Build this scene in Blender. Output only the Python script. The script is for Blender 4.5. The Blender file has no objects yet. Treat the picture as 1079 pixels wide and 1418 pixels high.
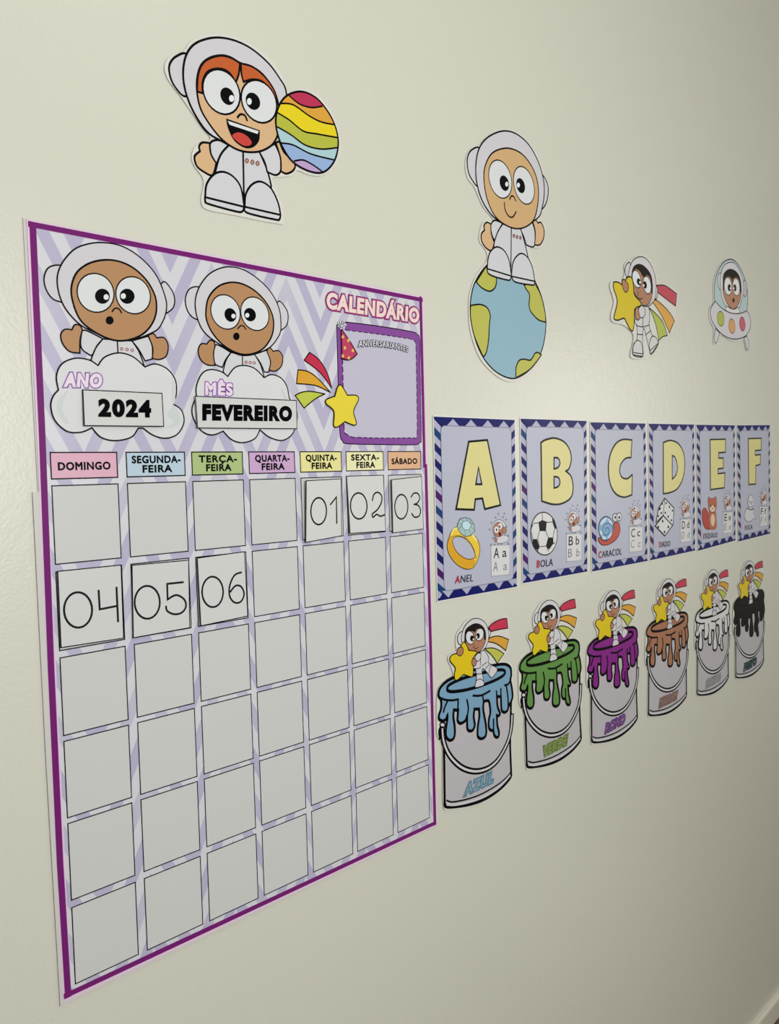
import bpy, math, random
import numpy as np
from mathutils import Matrix, Vector
from mathutils.geometry import tessellate_polygon

random.seed(4)
SC = bpy.context.scene
# ------------------------------------------------------------------ camera
F = 1125.0; CX, CY = 539.5, 709.0
AX = np.array([0.7116116274837586, -0.05409870315376435, 0.7004871318925118])
AY = np.array([0.02671640788629261, 0.9983935579534398, 0.04996535786647376])
AN = np.array([-0.7020649009739552, -0.01684142969443022, 0.7119137876641229])
DIST, EYE = 0.88, 1.627
cam_data = bpy.data.cameras.new('camera'); cam = bpy.data.objects.new('camera', cam_data)
SC.collection.objects.link(cam); SC.camera = cam
cam_data.sensor_fit = 'VERTICAL'; cam_data.sensor_height = 36.0
cam_data.lens = F / 1418.0 * 36.0; cam_data.clip_start = 0.02
def cv2w(r): return Vector((float(np.dot(r, AX)), float(np.dot(r, AN)), -float(np.dot(r, AY))))
r_ = cv2w(np.array([1., 0, 0])); u_ = cv2w(np.array([0, -1., 0])); b_ = cv2w(np.array([0, 0, -1.]))
M = Matrix(((r_[0], u_[0], b_[0], 0), (r_[1], u_[1], b_[1], -DIST), (r_[2], u_[2], b_[2], EYE), (0, 0, 0, 1)))
cam.matrix_world = M
cam_data.dof.use_dof = True; cam_data.dof.focus_distance = 1.25; cam_data.dof.aperture_fstop = 16.0

# ------------------------------------------------------------------ light
world = bpy.data.worlds.new('world'); SC.world = world; world.use_nodes = True
world.node_tree.nodes['Background'].inputs[0].default_value = (1.0, 0.995, 0.975, 1)
world.node_tree.nodes['Background'].inputs[1].default_value = 0.22
def area(name, loc, target, sx, sy, power, col):
    l = bpy.data.lights.new(name, 'AREA'); l.shape = 'RECTANGLE'; l.size = sx; l.size_y = sy
    l.energy = power; l.color = col
    o = bpy.data.objects.new(name, l); SC.collection.objects.link(o); o.location = loc
    o.rotation_euler = (Vector(target) - Vector(loc)).to_track_quat('-Z', 'Y').to_euler()
    return o
area('ceiling_lamp', (0.95, -1.45, 3.1), (0.95, -0.9, 0), 1.1, 0.5, 7, (1.0, 0.98, 0.945))
area('window_daylight', (0.5, -2.2, 1.85), (0.85, 0, 1.7), 1.3, 0.9, 63, (1.0, 0.995, 0.97))
# tall narrow windows in the opposite wall and at the far end; their gleam shows on laminate, paint and floor
area('window_opposite', (4.55, -4.15, 1.9), (0.8, 0, 1.7), 0.2, 2.2, 7, (1.0, 0.99, 0.97))
area('window_far_end', (5.15, -2.4, 1.8), (2.2, 0, 1.8), 0.5, 1.4, 62, (1.0, 0.97, 0.92))
SC.view_settings.view_transform = 'Standard'; SC.view_settings.look = 'None'
SC.view_settings.gamma = 1.0; SC.view_settings.use_curve_mapping = False
SC.view_settings.exposure = -0.88

# ------------------------------------------------------------------ helpers
def W(px, py, h=0.0018):
    """the spot (metres right, metres up) on a plane h in front of the wall seen at a place of the photograph"""
    r = np.array([(px - CX) / F, (py - CY) / F, 1.0]); t = (DIST - h) / float(r @ AN); r = r * t
    return (float(r @ AX), EYE - float(r @ AY))
def lin(c):
    out = []
    for v in c:
        v /= 255.0
        out.append(v / 12.92 if v <= 0.04045 else ((v + 0.055) / 1.055) ** 2.4)
    return out
MATS = {}
ALB = 1.12
def pm(c, rough=0.38, gain=1.0):
    """printed, laminated paper of one colour"""
    key = (tuple(c), rough, gain)
    if key in MATS: return MATS[key]
    m = bpy.data.materials.new('print_%d_%d_%d' % tuple(c)); m.use_nodes = True
    b = m.node_tree.nodes['Principled BSDF']
    L = [min(0.92, v * ALB * gain) for v in lin(c)]
    b.inputs['Base Color'].default_value = (*L, 1); b.inputs['Roughness'].default_value = rough
    b.inputs['Specular IOR Level'].default_value = 0.08 if max(c) < 130 else (0.5 if rough < 0.3 else 0.22)
    MATS[key] = m; return m
K = (6, 6, 9)
LINE = 1.3
def frame(x0, y0, s, h=0.0018): return lambda p: W(p[0] / s + x0, p[1] / s + y0, h)
MM = lambda p: (p[0] / 1000.0 * 0.9977, EYE + p[1] / 1000.0 * 0.9977)      # millimetres on the wall

def spline(pts, closed, seg=6):
    """smooth curve through points; a third element marks a sharp corner"""
    P = [(float(p[0]), float(p[1])) for p in pts]; C = [len(p) > 2 for p in pts]; n = len(P)
    if n < 3: return P
    def run(Q):
        if len(Q) == 2: return [Q[0]]
        out = []
        E = [Q[0]] + Q + [Q[-1]]
        for i in range(1, len(E) - 2):
            a, b, c, d = E[i - 1], E[i], E[i + 1], E[i + 2]
            for k in range(seg):
                t = k / seg
                out.append(tuple(0.5 * ((2 * b[j]) + (-a[j] + c[j]) * t + (2 * a[j] - 5 * b[j] + 4 * c[j] - d[j]) * t * t
                                        + (-a[j] + 3 * b[j] - 3 * c[j] + d[j]) * t ** 3) for j in (0, 1)))
        return out
    if not closed:
        idx = [0] + [i for i in range(1, n - 1) if C[i]] + [n - 1]; out = []
        for a, b in zip(idx[:-1], idx[1:]): out += run(P[a:b + 1])
        return out + [P[-1]]
    if not any(C):
        out = []
        for i in range(n):
            a, b, c, d = P[i - 1], P[i], P[(i + 1) % n], P[(i + 2) % n]
            for k in range(seg):
                t = k / seg
                out.append(tuple(0.5 * ((2 * b[j]) + (-a[j] + c[j]) * t + (2 * a[j] - 5 * b[j] + 4 * c[j] - d[j]) * t * t
                                        + (-a[j] + 3 * b[j] - 3 * c[j] + d[j]) * t ** 3) for j in (0, 1)))
        return out
    s = C.index(True); P = P[s:] + P[:s] + [P[s]]; C = C[s:] + C[:s] + [True]
    idx = [i for i in range(n + 1) if C[i]]; out = []
    for a, b in zip(idx[:-1], idx[1:]): out += run(P[a:b + 1])
    return out
def ellipse(cx, cy, rx, ry, rot=0, n=26):
    c, s = math.cos(math.radians(rot)), math.sin(math.radians(rot))
    return [(cx + rx * math.cos(t) * c - ry * math.sin(t) * s, cy + rx * math.cos(t) * s + ry * math.sin(t) * c)
            for t in [2 * math.pi * k / n for k in range(n)]]
def clean(pts, closed):
    out = []
    for p in pts:
        if not out or math.hypot(p[0] - out[-1][0], p[1] - out[-1][1]) > 2e-5: out.append(p)
    if closed and len(out) > 2 and math.hypot(out[0][0] - out[-1][0], out[0][1] - out[-1][1]) < 2e-5: out.pop()
    return out
def sarea(p): return 0.5 * sum(p[i - 1][0] * p[i][1] - p[i][0] * p[i - 1][1] for i in range(len(p)))

# text: outlines of the built-in font, flattened once and mapped onto the wall
TXT = {}
def text_mesh(s, off, space=1.0, bold_res=4):
    key = (s, round(off, 4), space)
    if key in TXT: return TXT[key]
    cu = bpy.data.curves.new('lettering', 'FONT'); cu.body = s; cu.offset = off; cu.space_character = space
    cu.resolution_u = bold_res; cu.fill_mode = 'FRONT'; cu.dimensions = '2D'
    o = bpy.data.objects.new('lettering', cu); SC.collection.objects.link(o)
    dg = bpy.context.evaluated_depsgraph_get(); dg.update()
    me = bpy.data.meshes.new_from_object(o.evaluated_get(dg))
    V = [(v.co.x, v.co.y) for v in me.vertices]; Fc = [tuple(p.vertices) for p in me.polygons]
    bpy.data.objects.remove(o); bpy.data.curves.remove(cu); bpy.data.meshes.remove(me)
    TXT[key] = (V, Fc); return TXT[key]
LOOPS = {}
def text_loops(s, space):
    """closed outlines of the letters"""
    key = (s, space)
    if key in LOOPS: return LOOPS[key]
    V, Fc = text_mesh(s, 0.0, space); ids = {}; idx = []
    P = []
    for v in V:
        k = (round(v[0], 5), round(v[1], 5))
        if k not in ids: ids[k] = len(P); P.append(v)
        idx.append(ids[k])
    cnt = {}
    for f in Fc:
        g = [idx[i] for i in f]
        for i in range(len(g)):
            a, b = g[i - 1], g[i]
            if a != b: cnt[(a, b)] = cnt.get((a, b), 0) + 1
    nxt = {}
    for (a, b) in cnt:
        if (b, a) not in cnt: nxt.setdefault(a, []).append(b)
    out = []
    while nxt:
        a = next(iter(nxt)); loop = [a]; cur = a
        while cur in nxt:
            b = nxt[cur].pop()
            if not nxt[cur]: del nxt[cur]
            if b == a: break
            loop.append(b); cur = b
        if len(loop) > 2: out.append([P[i] for i in loop])
    LOOPS[key] = out; return out
def cap_height():
    V, _ = text_mesh('H', 0.0); return max(v[1] for v in V)

PARTS = []
class Part:
    def __init__(s, sheet, name, parent, label=None):
        s.sheet, s.name, s.parent, s.label = sheet, name, parent, label
        s.v, s.f, s.mi, s.mats = [], [], [], []; s.ob = None
        PARTS.append(s)
    def mat(s, c):
        m = c if isinstance(c, bpy.types.Material) else pm(c, s.sheet.rough, s.sheet.gain)
        if m not in s.mats: s.mats.append(m)
        return s.mats.index(m)
    def raw(s, pts, faces, c, h=None):
        """pts in wall metres"""
        if h is None: h = s.sheet.step()
        k = len(s.v); i = s.mat(c)
        for p in pts: s.v.append((p[0], -(h + s.sheet.lift(p[0], p[1])), p[1]))
        for f in faces: s.f.append(tuple(k + j for j in f)); s.mi.append(i)
    def poly(s, pts, c, h=None):
        pts = clean(pts, True)
        if len(pts) < 3: return
        if sarea(pts) < 0: pts = pts[::-1]
        tris = tessellate_polygon([[Vector((p[0], p[1], 0)) for p in pts]])
        fs = []
        for t in tris:
            a = sarea([pts[t[0]], pts[t[1]], pts[t[2]]])
            fs.append(tuple(t) if a >= 0 else tuple(t[::-1]))
        s.raw(pts, fs, c, h)
    def ribbon(s, pts, w, c, closed):
        pts = clean(pts, closed); n = len(pts)
        if n < 2: return
        L, R = [], []
        for i in range(n):
            a = pts[i - 1] if (i > 0 or closed) else None; b = pts[(i + 1) % n] if (i < n - 1 or closed) else None
            p = pts[i]
            d1 = np.array(p) - np.array(a) if a is not None else None
            d2 = np.array(b) - np.array(p) if b is not None else None
            if d1 is None: d1 = d2
            if d2 is None: d2 = d1
            d1 = d1 / max(1e-9, np.hypot(*d1)); d2 = d2 / max(1e-9, np.hypot(*d2))
            t = d1 + d2
            if np.hypot(*t) < 0.2: t = d1 + 0.3 * d2
            t = t / np.hypot(*t); nn = np.array([-t[1], t[0]])
            k = 1.0 / max(0.5, abs(float(nn @ np.array([-d1[1], d1[0]]))))
            ext = 0
            q = np.array(p)
            if not closed and i == 0: q = q - d2 * w * 0.3
            if not closed and i == n - 1: q = q + d1 * w * 0.3
            L.append(tuple(q + nn * w / 2 * k)); R.append(tuple(q - nn * w / 2 * k))
        V = L + R; fs = []
        for i in range(n if closed else n - 1):
            j = (i + 1) % n; fs.append((n + i, n + j, j, i))
        s.raw(V, fs, c)
    # --- drawing in the sheet's own tracing frame
    def fill(s, pts, c, w=None, smooth=True, oc=K, fr=None):
        fr = fr or s.sheet.fr
        q = spline(pts, True) if smooth else [p[:2] for p in pts]
        q = [fr(p) for p in q]
        s.poly(q, c)
        if w is None: w = s.sheet.w
        if w: s.ribbon(q, w * LINE if s.sheet.thickline else w, oc, True)
        return s
    def ell(s, cx, cy, rx, ry, c, w=None, rot=0, oc=K, fr=None, n=26):
        return s.fill(ellipse(cx, cy, rx, ry, rot, n), c, w, False, oc, fr)
    def line(s, pts, w=None, c=K, smooth=True, fr=None, closed=False):
        fr = fr or s.sheet.fr
        q = spline(pts, closed) if smooth else [p[:2] for p in pts]
        s.ribbon([fr(p) for p in q], (w or s.sheet.w) * (LINE if s.sheet.thickline else 1), c, closed); return s
    def text(s, t, bl, br, tl, layers, fr=None, space=1.0, curve=None):
        """letters from bl to br on the baseline, tl above the first one; layers = [(offset, colour), ...] back to front"""
        fr = fr or s.sheet.fr
        A, B, C = [np.array(fr(p)) for p in (bl, br, tl)]
        V0, _ = text_mesh(t, 0.0, space)
        x0, x1 = min(v[0] for v in V0), max(v[0] for v in V0); ch = cap_height()
        if curve:
            raw = np.array([fr(p) for p in spline(curve, False, 8)]); d = np.concatenate([[0], np.cumsum(np.hypot(*np.diff(raw, axis=0).T))])
            cv = [np.array([np.interp(t_, d, raw[:, 0]), np.interp(t_, d, raw[:, 1])]) for t_ in np.linspace(0, d[-1], 40)]
        def mp(x, y):
            a = (x - x0) / (x1 - x0); b = y / ch
            if curve:
                g = min(max(a, 0), 1) * (len(cv) - 1); i = min(int(g), len(cv) - 2)
                o = cv[i] + (cv[i + 1] - cv[i]) * (g - i) + (B - A) * (a - min(max(a, 0), 1))
                return tuple(o + (C - A) * b)
            return tuple(A + (B - A) * a + (C - A) * b)
        capm = float(np.hypot(*(C - A))) / ch
        V, Fc = text_mesh(t, 0.0, space); Q = [mp(x, y) for x, y in V]
        for off, col in layers:
            if off > 0:
                for lp in text_loops(t, space): s.ribbon([mp(x, y) for x, y in lp], 2 * off * capm, col, True)
            s.raw(Q, Fc, col)
        return s
    def sub(s, name, label=None): return Part(s.sheet, name, s, label)
    def build(s):
        me = bpy.data.meshes.new(s.name); o = bpy.data.objects.new(s.name, me); SC.collection.objects.link(o); s.ob = o
        root = s.sheet.root; loc = root.location
        me.from_pydata([(v[0] - loc[0], v[1] - loc[1], v[2] - loc[2]) for v in s.v], [], s.f)
        for m in s.mats: me.materials.append(m)
        if s.f: me.polygons.foreach_set('material_index', s.mi)
        me.update()
        o.parent = s.parent.ob if s.parent else root
        if s.label: o['label'] = s.label

STEP = 0.000014
class Sheet:
    """a flat laminated print hung on the wall; the Empty stands at its middle, sheet and printed parts are children"""
    thickline = True; gain = 1.0
    def __init__(s, name, label, cat, group, outline, fr, w=0.002, gap=0.0009, thick=0.0007, rim=(216, 215, 208), lift=None,
                 rough=0.38, smooth=True, sheet_name='paper_sheet', edge=None):
        s.fr, s.w, s.rough = fr, w, rough; s.lift = lift or (lambda x, z: 0.0)
        q = [fr(p) for p in (spline(outline, True, 4) if smooth else outline)]
        q = clean(q, True)
        if sarea(q) < 0: q = q[::-1]
        cx = sum(p[0] for p in q) / len(q); cz = sum(p[1] for p in q) / len(q)
        s.root = bpy.data.objects.new(name, None); SC.collection.objects.link(s.root)
        s.root.location = (cx, 0, cz); s.root.empty_display_size = 0.05
        s.root['label'] = label; s.root['category'] = cat
        if group: s.root['group'] = group
        s.h = gap + thick; s.slab(q, gap, thick, rim, sheet_name, edge)
    def step(s): s.h += STEP; return s.h
    def slab(s, q, gap, thick, rim, name='paper_sheet', edge=None, label=None):
        p = Part(s, name, None, label); n = len(q)
        p.poly(q, rim, gap + thick)
        p.raw(q + q, [(n + i, n + (i + 1) % n, (i + 1) % n, i) for i in range(n)], edge or rim, 0)
        for i in range(n):
            k = len(p.v) - 2 * n + i
            x, _, z = p.v[k]; l = s.lift(x, z)
            p.v[k] = (x, -(gap + thick + l), z); p.v[k + n] = (x, -(gap + l), z)
        return p
    def part(s, name, label=None): return Part(s, name, None, label)

def affine(src, dst):
    A = np.array([[p[0], p[1], 1] for p in src]); B = np.array(dst)
    X, *_ = np.linalg.lstsq(A, B, rcond=None)
    return lambda p: (float(p[0] * X[0, 0] + p[1] * X[1, 0] + X[2, 0]), float(p[0] * X[0, 1] + p[1] * X[1, 1] + X[2, 1]))
def grown(pts, d):
    """outline pushed outwards by d (in tracing units)"""
    n = len(pts); P = [np.array(p[:2], float) for p in pts]; sg = 1 if sarea([tuple(p) for p in P]) > 0 else -1; out = []
    for i in range(n):
        t = P[(i + 1) % n] - P[i - 1]; t /= max(1e-9, np.hypot(*t)); out.append(tuple(P[i] + sg * d * np.array([t[1], -t[0]])))
    return out

# ------------------------------------------------------------------ setting
def node_mat(name, col, rough, bump=0.0, scale=300.0, spec=0.5):
    m = bpy.data.materials.new(name); m.use_nodes = True; nt = m.node_tree; b = nt.nodes['Principled BSDF']
    b.inputs['Base Color'].default_value = (*[min(.92, v) for v in col], 1); b.inputs['Roughness'].default_value = rough
    b.inputs['Specular IOR Level'].default_value = spec
    tc = nt.nodes.new('ShaderNodeTexCoord')
    if bump:
        no = nt.nodes.new('ShaderNodeTexNoise'); no.inputs['Scale'].default_value = scale; no.inputs['Detail'].default_value = 3
        n2 = nt.nodes.new('ShaderNodeTexNoise'); n2.inputs['Scale'].default_value = scale * 0.22; n2.inputs['Detail'].default_value = 2
        ad = nt.nodes.new('ShaderNodeMath'); ad.operation = 'ADD'
        bp = nt.nodes.new('ShaderNodeBump'); bp.inputs['Strength'].default_value = bump; bp.inputs['Distance'].default_value = 0.002
        nt.links.new(tc.outputs['Object'], no.inputs['Vector']); nt.links.new(tc.outputs['Object'], n2.inputs['Vector'])
        nt.links.new(no.outputs['Fac'], ad.inputs[0]); nt.links.new(n2.outputs['Fac'], ad.inputs[1])
        nt.links.new(ad.outputs[0], bp.inputs['Height']); nt.links.new(bp.outputs['Normal'], b.inputs['Normal'])
    return m
def box(name, x0, x1, y0, y1, z0, z1, mat, kind='structure'):
    me = bpy.data.meshes.new(name); o = bpy.data.objects.new(name, me); SC.collection.objects.link(o)
    V = [(x, y, z) for x in (x0, x1) for y in (y0, y1) for z in (z0, z1)]
    me.from_pydata(V, [], [(0, 1, 3, 2), (4, 6, 7, 5), (0, 4, 5, 1), (2, 3, 7, 6), (0, 2, 6, 4), (1, 5, 7, 3)])
    me.materials.append(mat); o['kind'] = kind; return o
wall_mat = node_mat('cream_wall_paint', [v * 1.10 for v in lin((212, 212, 199))], 0.30, 0.16, 260, 0.5)
box('wall_back', -2.2, 5.2, 0.0, 0.12, -0.02, 3.2, wall_mat)
box('wall_right', 5.2, 5.32, -4.2, 0.12, -0.02, 3.2, wall_mat)
box('ceiling', -2.2, 5.32, -4.2, 0.12, 3.2, 3.3, node_mat('white_ceiling_paint', (.8, .8, .76), 0.8))
# tiled floor: brown ceramic tiles with a grout bed
box('floor', -2.2, 5.2, -4.2, 0.0, -0.12, -0.004, node_mat('brown_floor', (.15, .11, .055), 0.22))
tile_mat = node_mat('brown_ceramic_tile', (.16, .115, .05), 0.2, 0.05, 40)
tile_me = None
for i in range(5):
    for j in range(2):
        x = 1.75 + i * 0.452; y = -0.47 - j * 0.452
        if tile_me is None:
            tile_me = bpy.data.meshes.new('floor_tile'); a, b2 = 0.224, 0.221
            tile_me.from_pydata([(-a, -a, 0), (a, -a, 0), (a, a, 0), (-a, a, 0), (-b2, -b2, .004), (b2, -b2, .004), (b2, b2, .004), (-b2, b2, .004)], [],
                                [(4, 5, 6, 7), (0, 1, 5, 4), (1, 2, 6, 5), (2, 3, 7, 6), (3, 0, 4, 7)])
            tile_me.materials.append(tile_mat)
        o = bpy.data.objects.new('floor_tile', tile_me); SC.collection.objects.link(o); o.location = (x, y + 0.224, -0.004)
        o.parent = bpy.data.objects['floor']
# baseboard: pale strip with a rounded top edge
def baseboard():
    prof = [(0, 0), (-.012, 0), (-.012, .052), (-.0105, .057), (-.007, .0595), (0, .060)]
    V = [(x, p[0], p[1]) for x in (-2.2, 5.2) for p in prof]; n = len(prof)
    me = bpy.data.meshes.new('baseboard_back'); me.from_pydata(V, [], [(i, i + 1, n + i + 1, n + i) for i in range(n - 1)] + [tuple(range(n))[::-1], tuple(range(n, 2 * n))])
    me.materials.append(node_mat('pale_baseboard', (.80, .77, .66), 0.3)); o = bpy.data.objects.new('baseboard_back', me)
    SC.collection.objects.link(o); o['kind'] = 'structure'
baseboard()

# ------------------------------------------------------------------ calendar
WHITE = (206, 207, 212); HELM = (205, 203, 209); PURPLE = (114, 34, 110)
SKIN_B = (178, 135, 95); SKIN_L = (212, 176, 134)
def stripes():
    """lavender zigzag print, computed from the position on the sheet"""
    m = bpy.data.materials.new('lavender_zigzag_print'); m.use_nodes = True; nt = m.node_tree; N = nt.nodes; L = nt.links
    b = N['Principled BSDF']; b.inputs['Roughness'].default_value = 0.3; b.inputs['Specular IOR Level'].default_value = 0.45
    geo = N.new('ShaderNodeNewGeometry'); sx = N.new('ShaderNodeSeparateXYZ'); L.new(geo.outputs['Position'], sx.inputs[0])
    def mt(op, a, b_=None, c=None):
        n = N.new('ShaderNodeMath'); n.operation = op
        for k, v in enumerate((a, b_, c)):
            if v is None: continue
            if isinstance(v, (int, float)): n.inputs[k].default_value = v
            else: L.new(v, n.inputs[k])
        return n.outputs[0]
    tri = mt('PINGPONG', mt('ADD', sx.outputs['X'], -0.508 + 1.156), 0.0578)
    t = mt('DIVIDE', mt('SUBTRACT', mt('ADD', sx.outputs['Z'], -(EYE + 0.243) + 6.1), mt('MULTIPLY', tri, 1.95)), 0.061)
    fr_ = mt('FRACT', t)
    k = mt('LESS_THAN', fr_, 0.5)
    n2 = mt('LESS_THAN', mt('FRACT', mt('MULTIPLY', t, 0.5)), 0.5)
    mx1 = N.new('ShaderNodeMix'); mx1.data_type = 'RGBA'
    A = [v * ALB for v in lin((180, 175, 202))]; B = [v * ALB for v in lin((193, 191, 207))]; C = [v * ALB for v in lin((209, 209, 216))]
    mx1.inputs[6].default_value = (*A, 1); mx1.inputs[7].default_value = (*B, 1); L.new(mt('MULTIPLY', n2, mt('MULTIPLY', tri, 17.0)), mx1.inputs[0])
    mx2 = N.new('ShaderNodeMix'); mx2.data_type = 'RGBA'; mx2.inputs[6].default_value = (*C, 1)
    L.new(mx1.outputs[2], mx2.inputs[7]); L.new(k, mx2.inputs[0]); L.new(mx2.outputs[2], b.inputs['Base Color'])
    return m
ZIG = stripes()
# outline: the laminate film reaches past the print; lower panel overlaps the upper one
cal = Sheet('wall_calendar', 'large lavender wall calendar with purple border, day grid and two astronauts on clouds',
            'calendar', None, [(339.5, 276), (952, 276), (953, 8), (953, -8), (341.5, -16)], MM, w=0.0013, gap=0.0007, thick=0.0005, rim=(206, 203, 200),
            smooth=False, sheet_name='upper_panel', rough=0.3)
cal.root.location.z = EYE - 0.15
low = [MM(p) for p in [(335.5, -12), (336, -300), (338.5, -577.5), (954, -580), (954.5, -300), (954, 7), (600, -3)]]
cal.slab(low[::-1] if sarea(low) < 0 else low, 0.0013, 0.0005, (204, 201, 199), 'lower_panel', None)
cal.h = 0.0019
bg = cal.part('zigzag_background')
bg.fill([(345, 272), (949, 271), (950, -575), (345, -572)], ZIG, 0, False)
bd = cal.part('purple_border')
PK = (226, 196, 222)
for (a, b, w_, c) in [((347.4, 272), (346.4, -570), .0088, PK), ((345, 270.5), (950, 269), .0078, PK), ((949, 271), (950.5, -573), .0085, PK), ((345, -570.5), (951, -574.5), .0076, PK)]:
    bd.line([a, b], w_ / LINE, c, False)
bd.line([(349, 270), (348.4, 50), (346, -200), (345.6, -420), (347.4, -569.5)], .0055, PURPLE, False)
bd.line([(346, 270), (950, 268)], .0048, PURPLE, False)
bd.line([(947, 271), (946.5, 6)], .0048, PURPLE, False); bd.line([(949.5, 8), (950.5, -300), (950.5, -574.5)], .0050, PURPLE, False)
bd.line([(344.5, -568), (950.5, -573)], .0048, PURPLE, False)
# headers and cells
XS = [(356, 431.5), (443, 518.5), (528.5, 602.5), (612.5, 687), (697, 771.5), (781, 855.5), (865.5, 938)]
YS = [(-6, -91), (-99.5, -185.5), (-193.5, -279.5), (-286, -371.5), (-378, -464.5), (-473, -560)]
HC = [(218, 172, 192), (183, 203, 218), (170, 190, 130), (200, 165, 204), (226, 221, 152), (231, 228, 182), (219, 175, 138)]
DAYS = ['DOMINGO', 'SEGUNDA-|FEIRA', 'TERÇA-|FEIRA', 'QUARTA-|FEIRA', 'QUINTA-|FEIRA', 'SEXTA-|FEIRA', 'SÁBADO']
HCN = ['pink', 'light blue', 'green', 'mauve', 'yellow', 'pale yellow', 'orange']
for i, (x0, x1) in enumerate(XS):
    cal.h = 0.00205; hb = cal.part('weekday_header', '%s header box reading %s' % (HCN[i], DAYS[i].replace('|', ' ')))
    y1, y0 = 30, 1.5 + 0.15 * i
    hb.fill([(x0, y0), (x1, y0), (x1, y1), (x0, y1)], HC[i], 0.0011, False)
    ls = DAYS[i].split('|')
    if len(ls) == 1:
        hb.text(ls[0], (x0 + 8, 11), (x1 - 8.5, 11), (x0 + 8, 19), [(0.045, K)], space=1.12)
    else:
        a = 7 if len(ls[0]) > 7 else 10
        hb.text(ls[0], (x0 + a, 17.5), (x1 - a + 1, 17.5), (x0 + a, 25.5), [(0.045, K)], space=1.12)
        hb.text(ls[1], (x0 + 20, 6.5), (x1 - 18, 6.5), (x0 + 20, 14.5), [(0.045, K)], space=1.12)
    for (y1, y0) in YS:
        cal.h = 0.00205; c = cal.part('day_cell')
        c.fill([(x0, y0), (x1, y0), (x1, y1), (x0, y1)], (201, 203, 202), 0.0010, False)

def eye(pt, cx, cy, rx, ry, px_, py_, prx, pry, hx, hy, hr, hry, rot=-12, w=None, wh=(216, 219, 222), fr=None):
    e = pt('eye'); e.ell(cx, cy, rx, ry, wh, w, rot, fr=fr)
    p = e.sub('pupil'); p.ell(px_, py_, prx, pry, K, 0, rot, fr=fr); p.ell(hx, hy, hr, hry, (225, 228, 230), 0, 0, fr=fr, n=14)

def cal_astro(fr, D, label):
    cal.h = 0.00205; a = cal.part('astronaut_picture', label)
    T = D
    for k in ('earL', 'earR'): a.sub('headphone').fill(T[k], HELM, fr=fr)
    a.fill(T['torso'], WHITE, fr=fr); a.line(T['zip'], fr=fr)
    for k in ('sleeveL', 'sleeveR'): a.fill(T[k], WHITE, fr=fr)
    for b in T['btn']: a.ell(b[0], b[1], T['br'], T['br'], (150, 95, 85), 0, fr=fr, n=10); a.ell(b[0], b[1], T['br'] * .45, T['br'] * .45, WHITE, 0, fr=fr, n=8)
    for k in ('handL', 'handR'): a.sub('hand').fill(T[k], SKIN_B, fr=fr)
    h = a.sub('helmet'); h.fill(T['helmet'], HELM, fr=fr)
    f = a.sub('face'); f.fill(T['face'], SKIN_B, 0.0017, fr=fr)
    for e in T['eyes']: 
        q = a.sub('eye'); q.ell(*e[:4], (214, 218, 220), 0.0012, e[4], fr=fr)
        q.ell(*e[5:9], K, 0, e[4], fr=fr); q.ell(e[9], e[10], e[11], e[11] * 1.1, (222, 225, 228), 0, fr=fr, n=14)
    m = a.sub('mouth'); m.line(T['nose'], fr=fr); m.ell(*T['mouth'], K, 0, fr=fr)
    c = cal.part('cloud'); c.fill(T['cloud'], (212, 214, 216), fr=fr)
    for s_ in T['shade']: c.fill(s_, (200, 207, 208), 0, fr=fr)
    return c
C1 = frame(20, 290, 3.597); C2 = frame(240, 340, 4.725); C4 = frame(400, 380, 4.905)
c = 1
A1 = dict(helmet=[(212, 360), (230, 280), (290, 205), (360, 174), (440, 166), (530, 182), (620, 235), (700, 320), (745, 420), (757, 490), (737, 560), (690, 612), (540, 655), (370, 600), (290, 540), (235, 460)],
          face=[(282, 420), (300, 330), (350, 280), (420, 255), (500, 255), (580, 285), (650, 345), (695, 420), (707, 490), (690, 560), (640, 620), (560, 652), (480, 648), (390, 605), (320, 540)],
          eyes=[(403, 416, 90, 99, -28, 437, 433, 37, 38, 456, 437, 13), (590, 428, 84, 95, -28, 560, 433, 37, 38, 541, 432, 13)],
          nose=[(485, 510), (500, 493), (520, 497), (532, 516)], mouth=(473, 553, 20, 21),
          earL=[(225, 278), (170, 290), (147, 340), (158, 400), (190, 445), (232, 462, c), (300, 400, c), (280, 300, c)], earR=[(738, 362), (775, 390), (797, 440), (790, 490), (750, 522, c), (700, 450, c)],
          handL=[(338, 600, c), (325, 578), (300, 575), (285, 600, c), (250, 598), (230, 625), (240, 670), (275, 708), (325, 716, c), (326, 650)],
          handR=[(665, 628, c), (690, 618), (708, 640, c), (745, 640), (765, 680), (755, 730), (720, 748), (685, 742, c), (688, 690)],
          sleeveL=[(440, 645, c), (350, 602), (332, 630), (333, 690), (375, 725), (390, 722, c), (410, 680)], sleeveR=[(585, 655, c), (665, 632, c), (685, 680), (687, 745, c), (650, 755, c), (620, 700)],
          torso=[(440, 645, c), (405, 690), (380, 750, c), (415, 790, c), (650, 790, c), (620, 710), (585, 655, c), (510, 650)], zip=[(512, 658), (515, 715)],
          btn=[(533, 695), (560, 698), (586, 701)], br=9,
          cloud=[(218, 900, c), (208, 830), (235, 770), (300, 742), (370, 750), (415, 778, c), (450, 735), (520, 715), (590, 735), (648, 785, c), (700, 770), (760, 795), (800, 850), (805, 920), (790, 970, c), (830, 1000), (843, 1060), (810, 1120), (750, 1140), (690, 1125), (640, 1090, c), (615, 1090, c), (580, 1135), (500, 1152), (430, 1135), (385, 1088, c), (330, 1110), (260, 1105), (200, 1050), (180, 980), (192, 930)],
          shade=[[(265, 905), (220, 945), (212, 1010), (250, 1065), (270, 1060), (235, 990)], [(785, 840), (800, 950), (760, 1020), (790, 1060), (740, 1090), (820, 1075), (815, 1000), (785, 960)]])
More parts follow.
